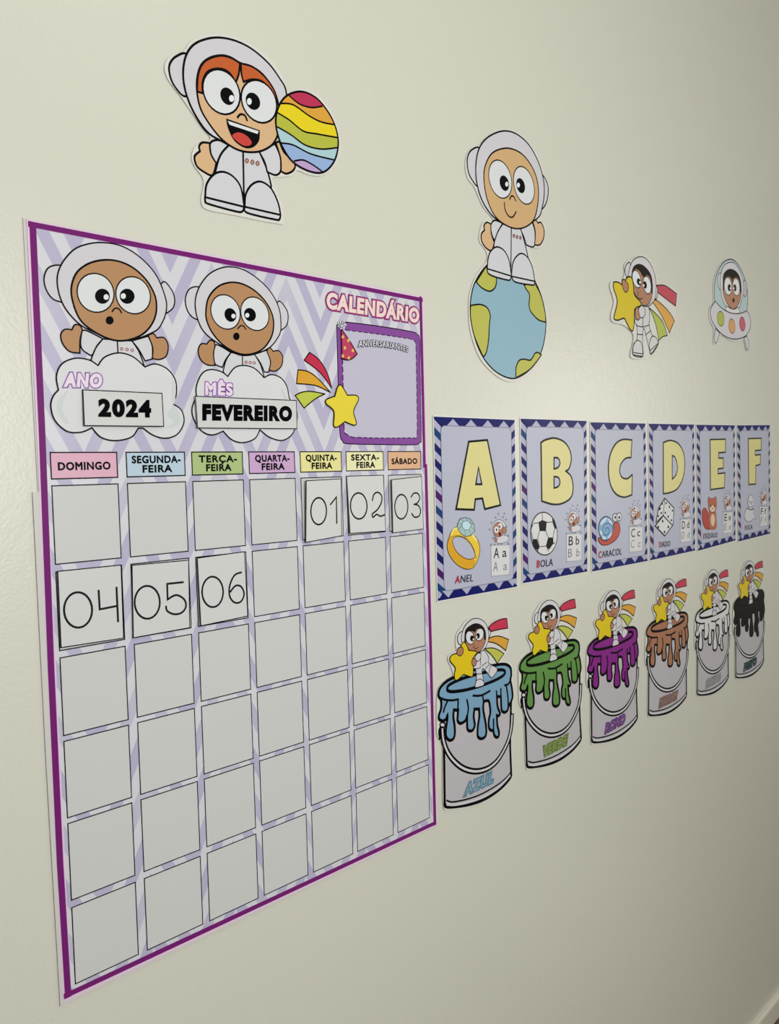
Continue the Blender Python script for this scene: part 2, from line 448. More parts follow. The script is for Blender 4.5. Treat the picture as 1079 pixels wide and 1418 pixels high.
ano = cal_astro(C1, A1, 'astronaut picture above the ANO cloud')
ano.sub('lettering', 'purple outlined word ANO').text('ANO', (250, 880), (428, 884), (256, 818), [(0.12, (140, 92, 170)), (0.055, (230, 216, 228))], fr=C1, space=1.2)
A2 = dict(helmet=[(142, 370), (165, 280), (220, 200), (290, 155), (370, 140), (460, 160), (560, 225), (640, 310), (690, 410), (703, 510), (690, 590), (610, 680), (450, 720), (300, 645), (200, 565), (155, 470)],
          face=[(212, 430), (230, 340), (290, 270), (370, 242), (450, 252), (530, 295), (600, 365), (645, 450), (655, 530), (635, 610), (580, 680), (500, 712), (420, 705), (330, 655), (260, 580), (220, 500)],
          eyes=[(340, 435, 93, 116, -22, 372, 455, 38, 46, 392, 462, 14), (532, 447, 89, 113, -22, 500, 453, 38, 45, 482, 457, 14)],
          nose=[(420, 545), (440, 525), (460, 530), (473, 550)], mouth=(411, 595, 21, 25),
          earL=[(162, 270), (105, 285), (78, 350), (90, 420), (120, 465), (160, 487, c), (220, 400, c), (190, 300, c)], earR=[(685, 367), (725, 395), (750, 450), (742, 520), (700, 558, c), (650, 470, c)],
          handL=[(272, 660, c), (265, 630), (240, 620), (218, 645, c), (180, 645), (162, 690), (180, 750), (225, 782), (272, 784, c), (262, 710)],
          handR=[(610, 690, c), (630, 668), (652, 692, c), (690, 690), (715, 730), (705, 790), (665, 822), (625, 815, c), (635, 760)],
          sleeveL=[(375, 700, c), (285, 650), (265, 690), (270, 770), (320, 798, c), (340, 750)], sleeveR=[(530, 712, c), (610, 685, c), (635, 750), (630, 820), (595, 828, c), (570, 770)],
          torso=[(378, 700, c), (345, 750), (325, 825, c), (355, 865, c), (595, 865, c), (570, 780), (530, 712, c), (450, 714)], zip=[(452, 718), (452, 785)],
          btn=[(475, 764), (502, 766), (528, 768)], br=11,
          cloud=[(150, 990, c), (150, 920), (185, 840), (240, 812), (310, 825), (355, 857, c), (400, 800), (460, 785), (530, 805), (592, 865, c), (640, 845), (700, 865), (740, 920), (757, 1000, c), (800, 1060), (810, 1130), (785, 1220), (740, 1265), (690, 1275), (620, 1250), (565, 1205, c), (530, 1265), (450, 1290), (380, 1270), (325, 1215, c), (250, 1240), (180, 1210), (130, 1130), (122, 1060)],
          shade=[[(700, 930), (735, 980), (745, 1050), (715, 990)]])
mes = cal_astro(C2, A2, 'astronaut picture above the MÊS cloud')
mes.sub('lettering', 'purple outlined word MÊS').text('MÊS', (212, 972), (382, 978), (213, 900), [(0.12, (146, 92, 180)), (0.055, (230, 216, 228))], fr=C2, space=1.2)
# shooting star, birthday box, title
cal.h = 0.00205; bx = cal.part('birthday_box', 'purple box with dashed stitching')
inner = [(362, 405), (385, 378, c), (600, 405), (825, 438, c), (852, 455), (862, 490), (868, 800), (870, 1085), (850, 1110, c), (640, 1112), (430, 1106, c), (392, 1085), (374, 1040), (366, 700)]
bx.fill([(325, 345, c), (372, 322, c), (600, 350), (830, 388), (872, 408), (888, 450), (892, 700), (899, 1095), (890, 1140), (850, 1157), (640, 1156), (400, 1150), (365, 1130), (347, 1080), (337, 800)], (131, 72, 152), 0.0011, fr=C4)
bx.fill(inner, (190, 187, 206), 0, fr=C4)
dash = spline(inner, True, 8)
dd = [C4(p) for p in dash]; acc = 0; seg_ = []
st = bx.sub('dashed_stitching')
res = []
for i in range(len(dd)):
    a_, b_2 = dd[i], dd[(i + 1) % len(dd)]; L_ = math.hypot(b_2[0] - a_[0], b_2[1] - a_[1]); n_ = max(1, int(L_ / 0.0008))
    for k_ in range(n_): res.append((a_[0] + (b_2[0] - a_[0]) * k_ / n_, a_[1] + (b_2[1] - a_[1]) * k_ / n_))
k_ = 0
while k_ < len(res) - 10: st.ribbon(res[k_:k_ + 10], 0.0014, (60, 40, 80), False); k_ += 14
bx.sub('lettering', 'white word ANIVERSARIANTES on an arc').text('ANIVERSARIANTES', (470, 495), (806, 530), (470, 458), [(0.10, (60, 60, 70)), (0.02, (222, 222, 230))], fr=C4, space=1.12,
     curve=[(470, 492), (550, 486), (640, 494), (730, 507), (806, 528)])
hat = bx.sub('party_hat', 'red party hat with yellow dots')
hat.fill([(352, 370, c), (410, 455), (460, 540, c), (430, 570), (395, 582), (357, 572, c)], (186, 62, 98), fr=C4)
for x, y in [(362, 425), (400, 450), (376, 500), (430, 518), (362, 555), (403, 568)]: hat.ell(x, y, 9, 12, (222, 180, 90), 0, fr=C4, n=10)
for k in range(7):
    t = k * 0.9; hat.line([(355 + 5 * math.cos(t), 350 + 5 * math.sin(t)), (355 + 17 * math.cos(t + .5), 345 + 22 * math.sin(t + .5)), (355 + 27 * math.cos(t), 342 + 27 * math.sin(t))], 0.0022, (205, 208, 212), fr=C4)
    hat.line([(355 + 8 * math.cos(t), 350 + 8 * math.sin(t)), (355 + 24 * math.cos(t + .3), 342 + 26 * math.sin(t + .3))], 0.0009, K, fr=C4)
cal.h = 0.00205; ray = cal.part('shooting_star_trail')
ray.fill([(140, 530, c), (205, 580), (260, 670), (292, 775, c), (210, 665), (103, 583, c)], (190, 45, 75), fr=C4)
ray.fill([(62, 648, c), (130, 660), (200, 710), (282, 802, c), (180, 755), (52, 742, c)], (214, 160, 48), fr=C4)
ray.fill([(42, 822, c), (90, 800), (150, 795), (245, 812, c), (180, 845), (103, 908, c)], (186, 196, 76), fr=C4)
cal.h = 0.0036; cal.part('yellow_star').fill([(345, 750), (372, 785), (392, 822, c), (450, 822), (468, 850), (435, 930), (453, 1005), (438, 1025), (376, 1000, c), (325, 1037), (300, 1022), (301, 930), (250, 880), (252, 850), (308, 828, c), (325, 770)], (226, 207, 60), fr=C4)
cal.h = 0.00205; cal.part('title_lettering', 'cream and magenta word CALENDÁRIO').text('CALENDÁRIO', (258, 226), (878, 326), (262, 128), [(0.135, (120, 34, 98)), (0.11, (160, 54, 122)), (0.05, (236, 214, 206))], fr=C4, space=1.14)

# ------------------------------------------------------------------ loose cards on the calendar
def quad_lift(q, hs):
    """bilinear lift of a card whose corners (tl,tr,br,bl) stand hs metres off the poster"""
    A = np.array([[p[0], p[1], 1] for p in q]); X, *_ = np.linalg.lstsq(A, np.array(hs), rcond=None)
    return lambda x, z: float(X[0] * x + X[1] * z + X[2])
Z5 = frame(40, 600, 3.597, .0045); Z6 = frame(320, 600, 3.597, .005); C1h = frame(20, 290, 3.597, .005); C2h = frame(240, 340, 4.725, .0045)
CARD = (207, 209, 208)
def card(name, label, group, fr, q, hs, cat='card'):
    qq = [fr(p) for p in q]
    s = Sheet(name, label, cat, group, q, fr, w=0.0010, gap=0.0022, thick=0.0007, rim=CARD, lift=quad_lift(qq, hs), smooth=False, rough=0.2, edge=(60, 60, 64))
    b = s.part('printed_outline')
    cxm = sum(p[0] for p in q) / 4; cym = sum(p[1] for p in q) / 4
    b.line([(p[0] + (cxm - p[0]) * .012, p[1] + (cym - p[1]) * .012) for p in q], 0.0009, K, False, closed=True)
    return s
s = card('year_card', 'white card reading 2024 lying over the left cloud of the calendar', None, C1h, [(340, 897), (738, 915), (744, 1082), (345, 1078)], [.002, .001, .004, .002])
s.part('lettering').text('2024', (424, 1026), (674, 1030), (424, 950), [(0.07, K)], space=1.2)
s = card('month_card', 'white card reading FEVEREIRO lying over the right cloud of the calendar', None, C2h, [(140, 985), (812, 1013), (815, 1200), (155, 1195)], [.002, .001, .001, .002])
s.part('lettering').text('FEVEREIRO', (197, 1136), (772, 1142), (197, 1046), [(0.075, K)], space=1.18)
def num(label, fr, q, hs, ov, strokes):
    s = card('day_number_card', label, 'number cards on the calendar', fr, q, hs)
    d = s.part('handwritten_digit'); d.line(ellipse(*ov), 0.0019, (30, 30, 34), False, closed=True)
    d2 = s.part('handwritten_digit')
    for st_ in strokes: d2.line(st_, 0.0019, (30, 30, 34))
num('white day card with handwritten 01 under the QUINTA-FEIRA header', Z6, [(370, 235), (549, 225), (555, 512), (370, 545)], [.004, .002, .001, .003], (435, 388, 40, 67, 0), [[(495, 355), (525, 318, c), (528, 448)]])
num('white day card with handwritten 02 under the SEXTA-FEIRA header', Z6, [(578, 212), (762, 207), (768, 488), (590, 500)], [.001, .001, .004, .003], (636, 362, 41, 65, 0), [[(704, 335), (712, 305), (732, 294), (750, 312), (748, 345), (728, 380), (703, 402), (706, 418), (724, 404), (742, 413), (762, 406)]])
num('white day card with handwritten 03 under the SÁBADO header', Z6, [(796, 230), (952, 213), (965, 478), (806, 498)], [.004, .001, .000, .002], (848, 366, 34, 61, 0), [[(898, 318), (912, 299), (932, 300), (943, 322), (932, 346), (914, 354, c), (936, 360), (948, 385), (940, 412), (918, 418), (902, 400)]])
num('white day card with handwritten 04 in the second row of the DOMINGO column', Z5, [(143, 686), (462, 654), (473, 1022), (158, 1070)], [.001, .001, .002, .002], (245, 880, 70, 88, 0), [[(348, 783), (353, 877, c), (440, 860)], [(437, 768), (444, 938)]])
num('white day card with handwritten 05 in the second row of the SEGUNDA-FEIRA column', Z5, [(513, 656), (799, 630), (804, 970), (519, 1021)], [.001, .001, .001, .002], (590, 842, 63, 82, 0), [[(770, 742), (690, 750, c), (692, 828, c), (735, 806), (775, 828), (783, 865), (760, 895), (722, 901), (690, 885), (684, 862)]])
num('white day card with handwritten 06 in the second row of the TERÇA-FEIRA column', Z5, [(838, 620), (1078, 588), (1092, 912), (854, 961)], [.001, .001, .001, .003], (915, 790, 53, 76, 0), [[(1060, 693), (1025, 708), (1001, 760), (1001, 812), (1025, 843), (1057, 838), (1073, 800), (1058, 764), (1030, 760), (1004, 790)]])

# ------------------------------------------------------------------ large astronaut cutouts
FR = frame(200, 30, 3.597)
OUT = [(100, 225), (125, 175), (190, 150), (235, 95), (310, 68), (400, 64), (500, 95), (620, 180), (690, 275), (712, 345), (790, 334), (880, 380), (950, 490), (978, 600), (960, 700), (890, 765), (820, 762), (760, 740), (730, 768), (640, 778), (645, 810), (690, 930), (692, 1010, c), (600, 995), (430, 960), (310, 935), (283, 890), (295, 790), (250, 720), (235, 670), (262, 610), (330, 582), (250, 470), (180, 370), (120, 290)]
S = Sheet('astronaut_cutout', 'laminated cutout of a red-haired astronaut holding a rainbow striped planet, above the calendar', 'cutout', None, OUT, FR, w=0.0021, lift=None)
a = S.part('suit'); H1 = HELM
a.fill([(215, 166), (160, 172), (127, 210), (126, 260), (150, 320), (205, 372), (250, 300)], H1)
a.fill([(425, 612, c), (380, 660), (353, 750, c), (430, 880, c), (630, 860, c), (632, 815, c), (612, 740), (572, 645, c), (490, 640)], WHITE)
a.line([(492, 652), (497, 900)])
a.fill([(425, 610, c), (370, 590), (332, 600), (325, 640), (338, 685), (360, 710, c), (385, 655)], WHITE)
a.fill([(572, 648, c), (650, 608, c), (676, 670), (680, 740), (655, 764), (612, 748, c), (600, 700)], WHITE)
for x, y in [(511, 693), (538, 700), (564, 706)]: a.ell(x, y, 10, 13, (120, 75, 62), 0); a.ell(x, y, 5, 8, (190, 150, 130), 0)
S.part('hand').fill([(325, 605, c), (290, 602), (273, 620), (277, 645, c), (250, 672), (262, 720), (300, 750), (340, 764), (358, 705, c), (332, 660)], SKIN_L)
S.part('hand').fill([(655, 605, c), (672, 600), (695, 650), (748, 705), (742, 740), (708, 757), (680, 745, c), (678, 680)], SKIN_L)
b = S.part('boot'); b.fill([(303, 872, c), (310, 810), (345, 762), (390, 748), (440, 770), (480, 825), (497, 920, c), (488, 945), (455, 945), (320, 908), (303, 892)], WHITE); b.line([(305, 875), (495, 922)])
b = S.part('boot'); b.fill([(500, 920, c), (505, 860), (535, 812), (580, 797), (630, 830), (665, 900), (678, 962, c), (672, 985), (648, 985), (512, 952)], WHITE); b.line([(500, 922), (678, 963)])
h = S.part('helmet'); h.fill([(193, 250), (207, 170), (245, 115), (310, 86), (380, 80), (460, 98), (540, 140), (620, 210), (675, 285), (705, 345), (705, 450), (640, 600), (500, 640), (375, 590), (305, 540), (240, 440), (203, 340)], H1)
f = S.part('face'); f.fill([(260, 310), (278, 225), (320, 183), (380, 168), (430, 178), (480, 207), (560, 238), (620, 300), (664, 395), (672, 520), (650, 595), (610, 632), (550, 650), (470, 640), (390, 590), (320, 505), (275, 420)], SKIN_L)
hr = f.sub('hair', 'orange fringe'); HR = (190, 92, 42)
hr.fill([(262, 348, c), (268, 260), (300, 198), (370, 170), (430, 180), (475, 208, c), (470, 260), (455, 302, c), (420, 252), (370, 234), (315, 250), (290, 300), (290, 357, c)], HR)
hr.fill([(480, 208, c), (540, 226), (600, 275), (645, 340), (664, 400), (655, 418, c), (632, 350), (590, 300), (540, 288), (493, 300, c), (483, 260)], HR)
eye(f.sub, 384, 350, 88, 115, 413, 372, 33, 46, 433, 383, 14, 17, -24, 0.0019) if False else None
def eye2(parent, cx, cy, rx, ry, rot, p, hl, w):
    e = parent.sub('eye'); e.ell(cx, cy, rx, ry, (216, 219, 222), w, rot); e.ell(p[0], p[1], p[2], p[3], K, 0, rot); e.ell(hl[0], hl[1], hl[2], hl[3], (226, 229, 231), 0, n=14)
eye2(f, 383, 350, 87, 117, -25, (413, 372, 33, 46), (434, 383, 13, 17), .0019)
eye2(f, 570, 398, 83, 111, -25, (540, 397, 34, 45), (522, 398, 12, 17), .0019)
m = f.sub('mouth'); m.line([(463, 478), (478, 462), (500, 468), (511, 493)]); m.fill([(412, 490, c), (570, 546, c), (566, 590), (540, 620), (500, 624), (450, 590), (420, 530)], K)
m.fill([(414, 494, c), (568, 546, c), (563, 560, c), (424, 514, c)], (220, 222, 225), 0); m.fill([(437, 566), (470, 552), (510, 570), (534, 602), (520, 618), (490, 616), (455, 592)], (196, 66, 58), 0)
egg = [(725, 360), (790, 350), (860, 385), (920, 460), (955, 540), (964, 620), (942, 700), (890, 750), (820, 745), (740, 700), (690, 630), (660, 550), (655, 470), (680, 400)]
pl = S.part('planet', 'rainbow striped planet'); pl.fill(egg, (184, 158, 202), 0)
eg = spline(egg, True, 8)
curves = [([(745, 695), (790, 690), (840, 715), (885, 747)], (146, 174, 214)), ([(680, 605), (740, 615), (830, 660), (948, 690)], (168, 202, 208)),
          ([(662, 525), (730, 565), (800, 615), (880, 635), (960, 628)], (178, 184, 66)), ([(663, 455), (720, 490), (790, 545), (860, 560), (960, 578)], (226, 206, 32)),
          ([(678, 408), (740, 415), (820, 470), (880, 500), (942, 513)], (216, 160, 60)), ([(715, 365), (770, 410), (830, 428), (885, 422)], (184, 48, 84))]
for cv_, col in curves:
    dns = spline(cv_, False, 8)
    near = lambda p: min(range(len(eg)), key=lambda i: (eg[i][0] - p[0]) ** 2 + (eg[i][1] - p[1]) ** 2)
    i0, i1 = near(cv_[-1]), near(cv_[0]); path = []
    i = i0
    while i != i1: path.append(eg[i]); i = (i - 1) % len(eg)
    path.append(eg[i1])
    pl.fill(dns + path, col, 0, False); pl.line(dns, .0018, smooth=False)
pl.line(eg, .0021, smooth=False, closed=True)

# astronaut sitting on a globe
G = frame(620, 170, 6.744); G2 = frame(630, 350, 7.193)
g2 = lambda L_: [((p[0] * .9376 + 67.4), (p[1] * .9376 + 1213.9)) + tuple(p[2:]) for p in L_]
OUT = [(165, 400), (185, 285), (240, 230), (290, 215), (390, 105), (520, 60), (640, 85), (760, 185), (850, 330), (895, 470), (950, 590), (950, 700), (905, 800), (862, 890), (905, 950), (915, 1060), (870, 1160), (780, 1170), (765, 1215)] + \
      g2([(790, 150), (815, 260), (870, 420), (925, 620), (925, 800), (890, 960), (820, 1110), (720, 1220), (590, 1285), (470, 1260), (350, 1170), (240, 1030), (160, 800), (138, 600), (150, 400), (215, 220), (300, 110)]) + \
      [(372, 1250), (355, 1190), (300, 1110), (300, 1020), (335, 925), (390, 915), (430, 905), (330, 780), (250, 600), (190, 520)]
S = Sheet('astronaut_cutout', 'laminated cutout of a smiling astronaut sitting on a blue and green globe', 'cutout', None, OUT, G, w=0.0021)
gl = S.part('globe', 'blue globe with green land')
gl.fill([(155, 580), (170, 400), (215, 270), (315, 130), (450, 40), (560, 20), (700, 90), (790, 260), (862, 430), (900, 600), (908, 740), (882, 920), (830, 1050), (740, 1170), (610, 1248), (500, 1235), (380, 1160), (270, 1020), (195, 830)], (140, 178, 194), fr=G2)
for L_ in [[(213, 290, c), (315, 130, c), (335, 190), (412, 240, c), (415, 300), (395, 355), (345, 383), (270, 350)], [(158, 525, c), (250, 515), (320, 545), (353, 620), (345, 720), (335, 880), (315, 990), (285, 1040, c), (195, 830), (157, 640)],
           [(690, 320, c), (795, 300, c), (860, 430), (900, 600), (905, 692, c), (830, 665), (760, 590), (740, 520), (745, 420), (710, 360)], [(610, 1246, c), (610, 1150), (640, 1075), (690, 1060), (750, 1070), (780, 1035), (800, 1000), (830, 995), (862, 1015, c), (815, 1085), (740, 1168)]]:
    gl.sub('land').fill(L_, (184, 184, 84), fr=G2)
a = S.part('suit')
a.fill([(300, 238), (220, 258), (184, 340), (195, 460), (240, 550), (285, 580), (330, 400)], HELM); a.fill([(870, 480), (925, 550), (941, 640), (920, 750), (875, 800), (860, 640)], HELM)
a.fill([(515, 945, c), (450, 1050), (430, 1170, c), (430, 1400, c), (760, 1400, c), (750, 1250), (700, 1050), (680, 980, c), (600, 970)], WHITE); a.line([(595, 985), (590, 1430)])
a.fill([(515, 940, c), (440, 912), (403, 960), (415, 1050), (440, 1100, c), (468, 1020)], WHITE); a.fill([(678, 990, c), (790, 930, c), (815, 1020), (812, 1140), (785, 1160), (735, 1140, c), (710, 1060)], WHITE)
for x, y in [(619, 1057), (648, 1066), (679, 1074)]: a.ell(x, y, 11, 19, (105, 65, 60), 0); a.ell(x, y, 4, 9, (180, 150, 140), 0)
S.part('hand').fill([(402, 945, c), (365, 930), (340, 960), (345, 1003, c), (315, 1040), (320, 1110), (360, 1170), (410, 1192), (435, 1120, c), (408, 1040)], SKIN_L)
S.part('hand').fill([(795, 925, c), (815, 895), (842, 938, c), (872, 932), (900, 1000), (895, 1080), (860, 1140), (812, 1140, c), (818, 1020)], SKIN_L)
b = S.part('boot'); b.fill([(322, 170, c), (330, 60), (360, -20), (420, -58), (490, -20), (540, 80), (562, 230, c), (548, 270), (515, 270), (400, 240), (335, 208)], WHITE, fr=G2); b.line([(325, 160), (562, 233)], fr=G2)
b = S.part('boot'); b.fill([(563, 228, c), (578, 100), (620, 30), (670, 8), (730, 55), (775, 160), (795, 285, c), (788, 318), (755, 320), (600, 290)], WHITE, fr=G2); b.line([(565, 235), (795, 285)], fr=G2)
S.part('helmet').fill([(262, 420), (290, 250), (370, 140), (500, 80), (620, 95), (740, 185), (830, 330), (885, 490), (902, 640), (882, 790), (835, 895), (650, 980), (460, 905), (345, 770), (280, 600)], HELM)
f = S.part('face'); f.fill([(345, 420), (400, 300), (480, 250), (580, 240), (690, 290), (780, 400), (835, 540), (847, 700), (815, 880), (750, 960), (650, 990), (540, 955), (440, 870), (370, 720), (340, 560)], (206, 170, 122))
eye2(f, 490, 527, 103, 182, -13, (528, 565, 42, 74), (551, 574, 15, 23), .0016); eye2(f, 711, 585, 92, 180, -13, (680, 588, 39, 72), (659, 583, 15, 23), .0016)
m = f.sub('mouth'); m.line([(578, 718), (592, 687), (615, 690), (635, 730)]); m.line([(528, 745), (535, 810), (565, 868), (605, 882), (637, 832)])

# astronaut hugging a star with a rainbow tail (used on the wall and on the paint cans)
def rgb_mix(a_, b_, t): return tuple(int(a_[i] * (1 - t) + b_[i] * t) for i in range(3))
A3 = frame(840, 345, 8.8625)
OUT = [(215, 200), (250, 150), (300, 130), (385, 75), (480, 80), (570, 180), (620, 330), (635, 425), (740, 435), (870, 540), (858, 720), (850, 860), (835, 930), (775, 1045), (640, 1135), (640, 1190), (530, 1310), (430, 1348), (310, 1340), (293, 1280), (330, 1060), (210, 935), (90, 905), (53, 860), (58, 780), (88, 640), (43, 480), (50, 410), (100, 382), (185, 375), (222, 290)]
S = Sheet('astronaut_cutout', 'laminated cutout of a black-haired astronaut hugging a yellow star with a rainbow tail', 'cutout', None, OUT, A3, w=0.0019, gap=0.0016)
S.gain = 1.06
r = S.part('rainbow_tail')
r.fill([(615, 445, c), (720, 450), (860, 550, c), (847, 700, c), (740, 620), (630, 535, c)], (186, 68, 84)); r.fill([(565, 650, c), (605, 625), (700, 700), (780, 790), (832, 880, c), (770, 1030, c), (710, 890), (640, 760)], (210, 158, 70)); r.fill([(520, 720, c), (600, 790), (690, 900), (745, 1060, c), (690, 1075), (640, 1120, c), (610, 960), (570, 830)], (170, 182, 78))
a = S.part('suit'); SW = (204, 203, 204)
a.fill([(285, 168), (243, 190), (224, 260), (245, 340), (300, 300)], SW); a.fill([(590, 420), (625, 500), (610, 610), (570, 560)], SW)
a.fill([(395, 720, c), (450, 700), (512, 708), (528, 850), (520, 930), (560, 1060), (620, 1110), (632, 1170), (545, 1292), (515, 1200), (455, 970), (440, 1130), (447, 1300), (400, 1325), (318, 1290), (330, 1170), (370, 1110), (372, 950), (345, 880)], SW, .0016)
for L_ in [[(360, 935), (440, 955), (525, 930)], [(372, 1045), (440, 1050)], [(475, 1055), (540, 1000)], [(450, 780), (440, 950)]]: a.line(L_, .0016)
a.ell(430, 770, 42, 75, SW, .0016)
b = S.part('boot'); b.fill([(320, 1270), (330, 1180), (375, 1120), (428, 1160), (443, 1285, c), (440, 1315), (325, 1295)], SW, .0016); b.line([(322, 1268), (442, 1288)], .0016)
b = S.part('boot'); b.fill([(520, 1180), (545, 1090), (575, 1068), (615, 1100), (632, 1165, c), (545, 1290, c)], SW, .0016); b.line([(532, 1245), (625, 1160)], .0016)
S.part('helmet').fill([(268, 400), (275, 260), (315, 150), (390, 97), (470, 110), (540, 190), (590, 320), (605, 450), (598, 580), (560, 660), (480, 705), (380, 600)], (206, 203, 206), .0016)
f = S.part('face'); f.fill([(303, 340), (320, 240), (370, 190), (440, 200), (510, 270), (550, 370), (562, 470), (550, 600), (510, 680), (450, 692), (400, 630), (340, 540), (305, 430)], (168, 122, 92), .0014)
f.sub('hair', 'black fringe').fill([(303, 370, c), (318, 235), (370, 187), (440, 197), (515, 267), (556, 370), (564, 545, c), (545, 540, c), (540, 400), (520, 340), (490, 320), (450, 345, c), (428, 315, c), (400, 270), (350, 245), (318, 290)], (30, 24, 22), 0)
eye2(f, 366, 368, 50, 110, -12, (393, 402, 24, 44), (408, 408, 11, 17), .0016); eye2(f, 494, 441, 47, 110, -8, (468, 440, 22, 46), (452, 447, 10, 17), .0016)
m = f.sub('mouth'); m.line([(380, 510), (385, 570)], .0016); m.line([(385, 590), (410, 615), (435, 600)], .0016)
st_ = S.part('star'); st_.fill([(95, 403), (145, 410), (190, 440), (215, 430), (240, 360), (285, 338), (310, 372), (325, 450), (338, 560), (412, 650), (415, 690), (345, 735), (335, 800), (335, 900), (320, 998), (290, 990), (245, 910), (212, 850), (140, 872), (95, 862), (90, 820), (128, 640), (85, 490), (80, 425)], (206, 184, 30), .0022)
hd = S.part('hand'); hd.fill([(185, 400), (205, 370), (240, 400), (265, 450), (255, 510), (230, 530), (200, 490)], (172, 122, 92), .0017)
hd = S.part('hand'); hd.fill([(348, 745), (378, 705), (392, 770), (405, 845), (380, 872), (350, 840)], (172, 122, 92), .0017)

# astronaut in a flying saucer
U = frame(975, 350, 10.13)
dome = [(152, 685, c), (148, 480), (180, 300), (265, 145), (360, 92), (450, 128), (540, 275), (598, 450), (617, 640), (605, 815, c), (480, 870), (300, 820)]
OUT = [(135, 690), (130, 480), (165, 290), (255, 125), (360, 72), (465, 110), (560, 265), (620, 440), (638, 640), (630, 800), (665, 880), (680, 1000), (655, 1110), (645, 1200), (650, 1350), (620, 1375), (590, 1365), (555, 1225), (480, 1240), (370, 1235), (230, 1150), (190, 1260), (160, 1285), (128, 1260), (140, 1080), (90, 960), (72, 850), (85, 760)]
S = Sheet('astronaut_cutout', 'small laminated cutout of an astronaut sitting in a flying saucer with three coloured lights', 'cutout', None, OUT, U, w=0.0021, rim=(214, 213, 208))
S.gain = 1.14
S.part('dome', 'pale blue glass dome').fill(dome, (172, 192, 194), .0022)
h = S.part('helmet'); h.fill([(238, 285), (200, 320), (192, 400), (205, 470), (240, 525), (280, 400)], (196, 196, 198), .0015); h.ell(575, 500, 30, 115, (186, 182, 186), .0016)
h.fill([(235, 520), (232, 340), (275, 190), (360, 135), (440, 155), (510, 270), (552, 400), (555, 560), (520, 700), (480, 780), (350, 780), (290, 720), (250, 610)], (203, 201, 206), .0015)
S.part('collar').fill([(298, 805, c), (325, 752), (372, 780), (430, 792), (482, 770), (505, 850, c), (400, 850)], (212, 212, 210), .0015)
f = S.part('face'); f.fill([(268, 430), (280, 300), (350, 235), (430, 250), (490, 320), (517, 420), (525, 560), (500, 690), (430, 787), (370, 770), (310, 680), (272, 560)], (172, 124, 96), .0017)
f.sub('hair', 'black hair').fill([(264, 500, c), (276, 310), (345, 233), (435, 248), (497, 325), (524, 450), (523, 570, c), (505, 540), (495, 400), (450, 345), (410, 370, c), (395, 440, c), (380, 360), (330, 335), (290, 380), (280, 530)], (28, 24, 22), 0)
eye2(f, 338, 470, 52, 125, -4, (358, 490, 24, 50), (376, 498, 13, 18), .0015); eye2(f, 454, 482, 48, 122, -4, (434, 492, 21, 50), (418, 500, 11, 18), .0015)
f.sub('mouth').ell(415, 668, 14, 32, K, 0)
sc_ = S.part('saucer'); sc_.fill([(160, 682, c), (105, 760), (90, 850), (120, 970), (190, 1080), (280, 1160), (380, 1205), (480, 1207), (580, 1170), (640, 1080), (657, 980), (640, 880), (603, 815, c), (500, 852), (380, 845), (260, 785)], (198, 196, 202), .0019)
for x, y, rx, ry, col in [(235, 925, 48, 105, (166, 172, 74)), (392, 1030, 44, 103, (204, 150, 92)), (538, 1000, 39, 98, (188, 84, 104))]: sc_.sub('light').ell(x, y, rx, ry, col, .0016, -4, oc=rgb_mix(col, K, .55))
for L_ in [[(160, 1065, c), (143, 1200), (152, 1258), (178, 1255), (220, 1125, c)], [(560, 1190, c), (585, 1290), (598, 1350), (624, 1352), (630, 1250), (603, 1168, c)]]: S.part('landing_leg').fill(L_, (196, 196, 198), .0015)

# ------------------------------------------------------------------ alphabet posters
L1 = frame(590, 560, 4.496); L2 = frame(810, 570, 4.011); RZ = frame(600, 700, 8.992)
BLUE = (18, 24, 98); GREY = (172, 172, 196); PANEL = (178, 182, 200); CREAM = (216, 208, 138)
qA = [L1(p) for p in [(50, 76), (553, 97), (568, 1134), (75, 1224)]]
qB = [L1(p) for p in [(591, 89), (1001, 103), (1006, 1040), (606, 1113)]]
qC = [L2(p) for p in [(33, 59), (338, 66), (350, 829), (42, 888)]]
qD = [L2(p) for p in [(357, 67), (608, 72), (614, 771), (364, 826)]]
qE = [L2(p) for p in [(621, 73), (834, 76), (838, 715), (630, 773)]]
qF = [L2(p) for p in [(847, 76), (1029, 75), (1031, 677), (854, 721)]]
def bil(q):
    q = [np.array(p) for p in q]
    return lambda p: tuple((q[0] * (1 - p[0]) + q[1] * p[0]) * (1 - p[1]) + (q[3] * (1 - p[0]) + q[2] * p[0]) * p[1])
def rr(x0, y0, x1, y1, rx, ry):
    out = []
    for (cx_, cy_, a0) in [(x1 - rx, y0 + ry, -90), (x1 - rx, y1 - ry, 0), (x0 + rx, y1 - ry, 90), (x0 + rx, y0 + ry, 180)]:
        for k in range(5): t = math.radians(a0 + k * 22.5); out.append((cx_ + rx * math.cos(t), cy_ + ry * math.sin(t)))
    return out
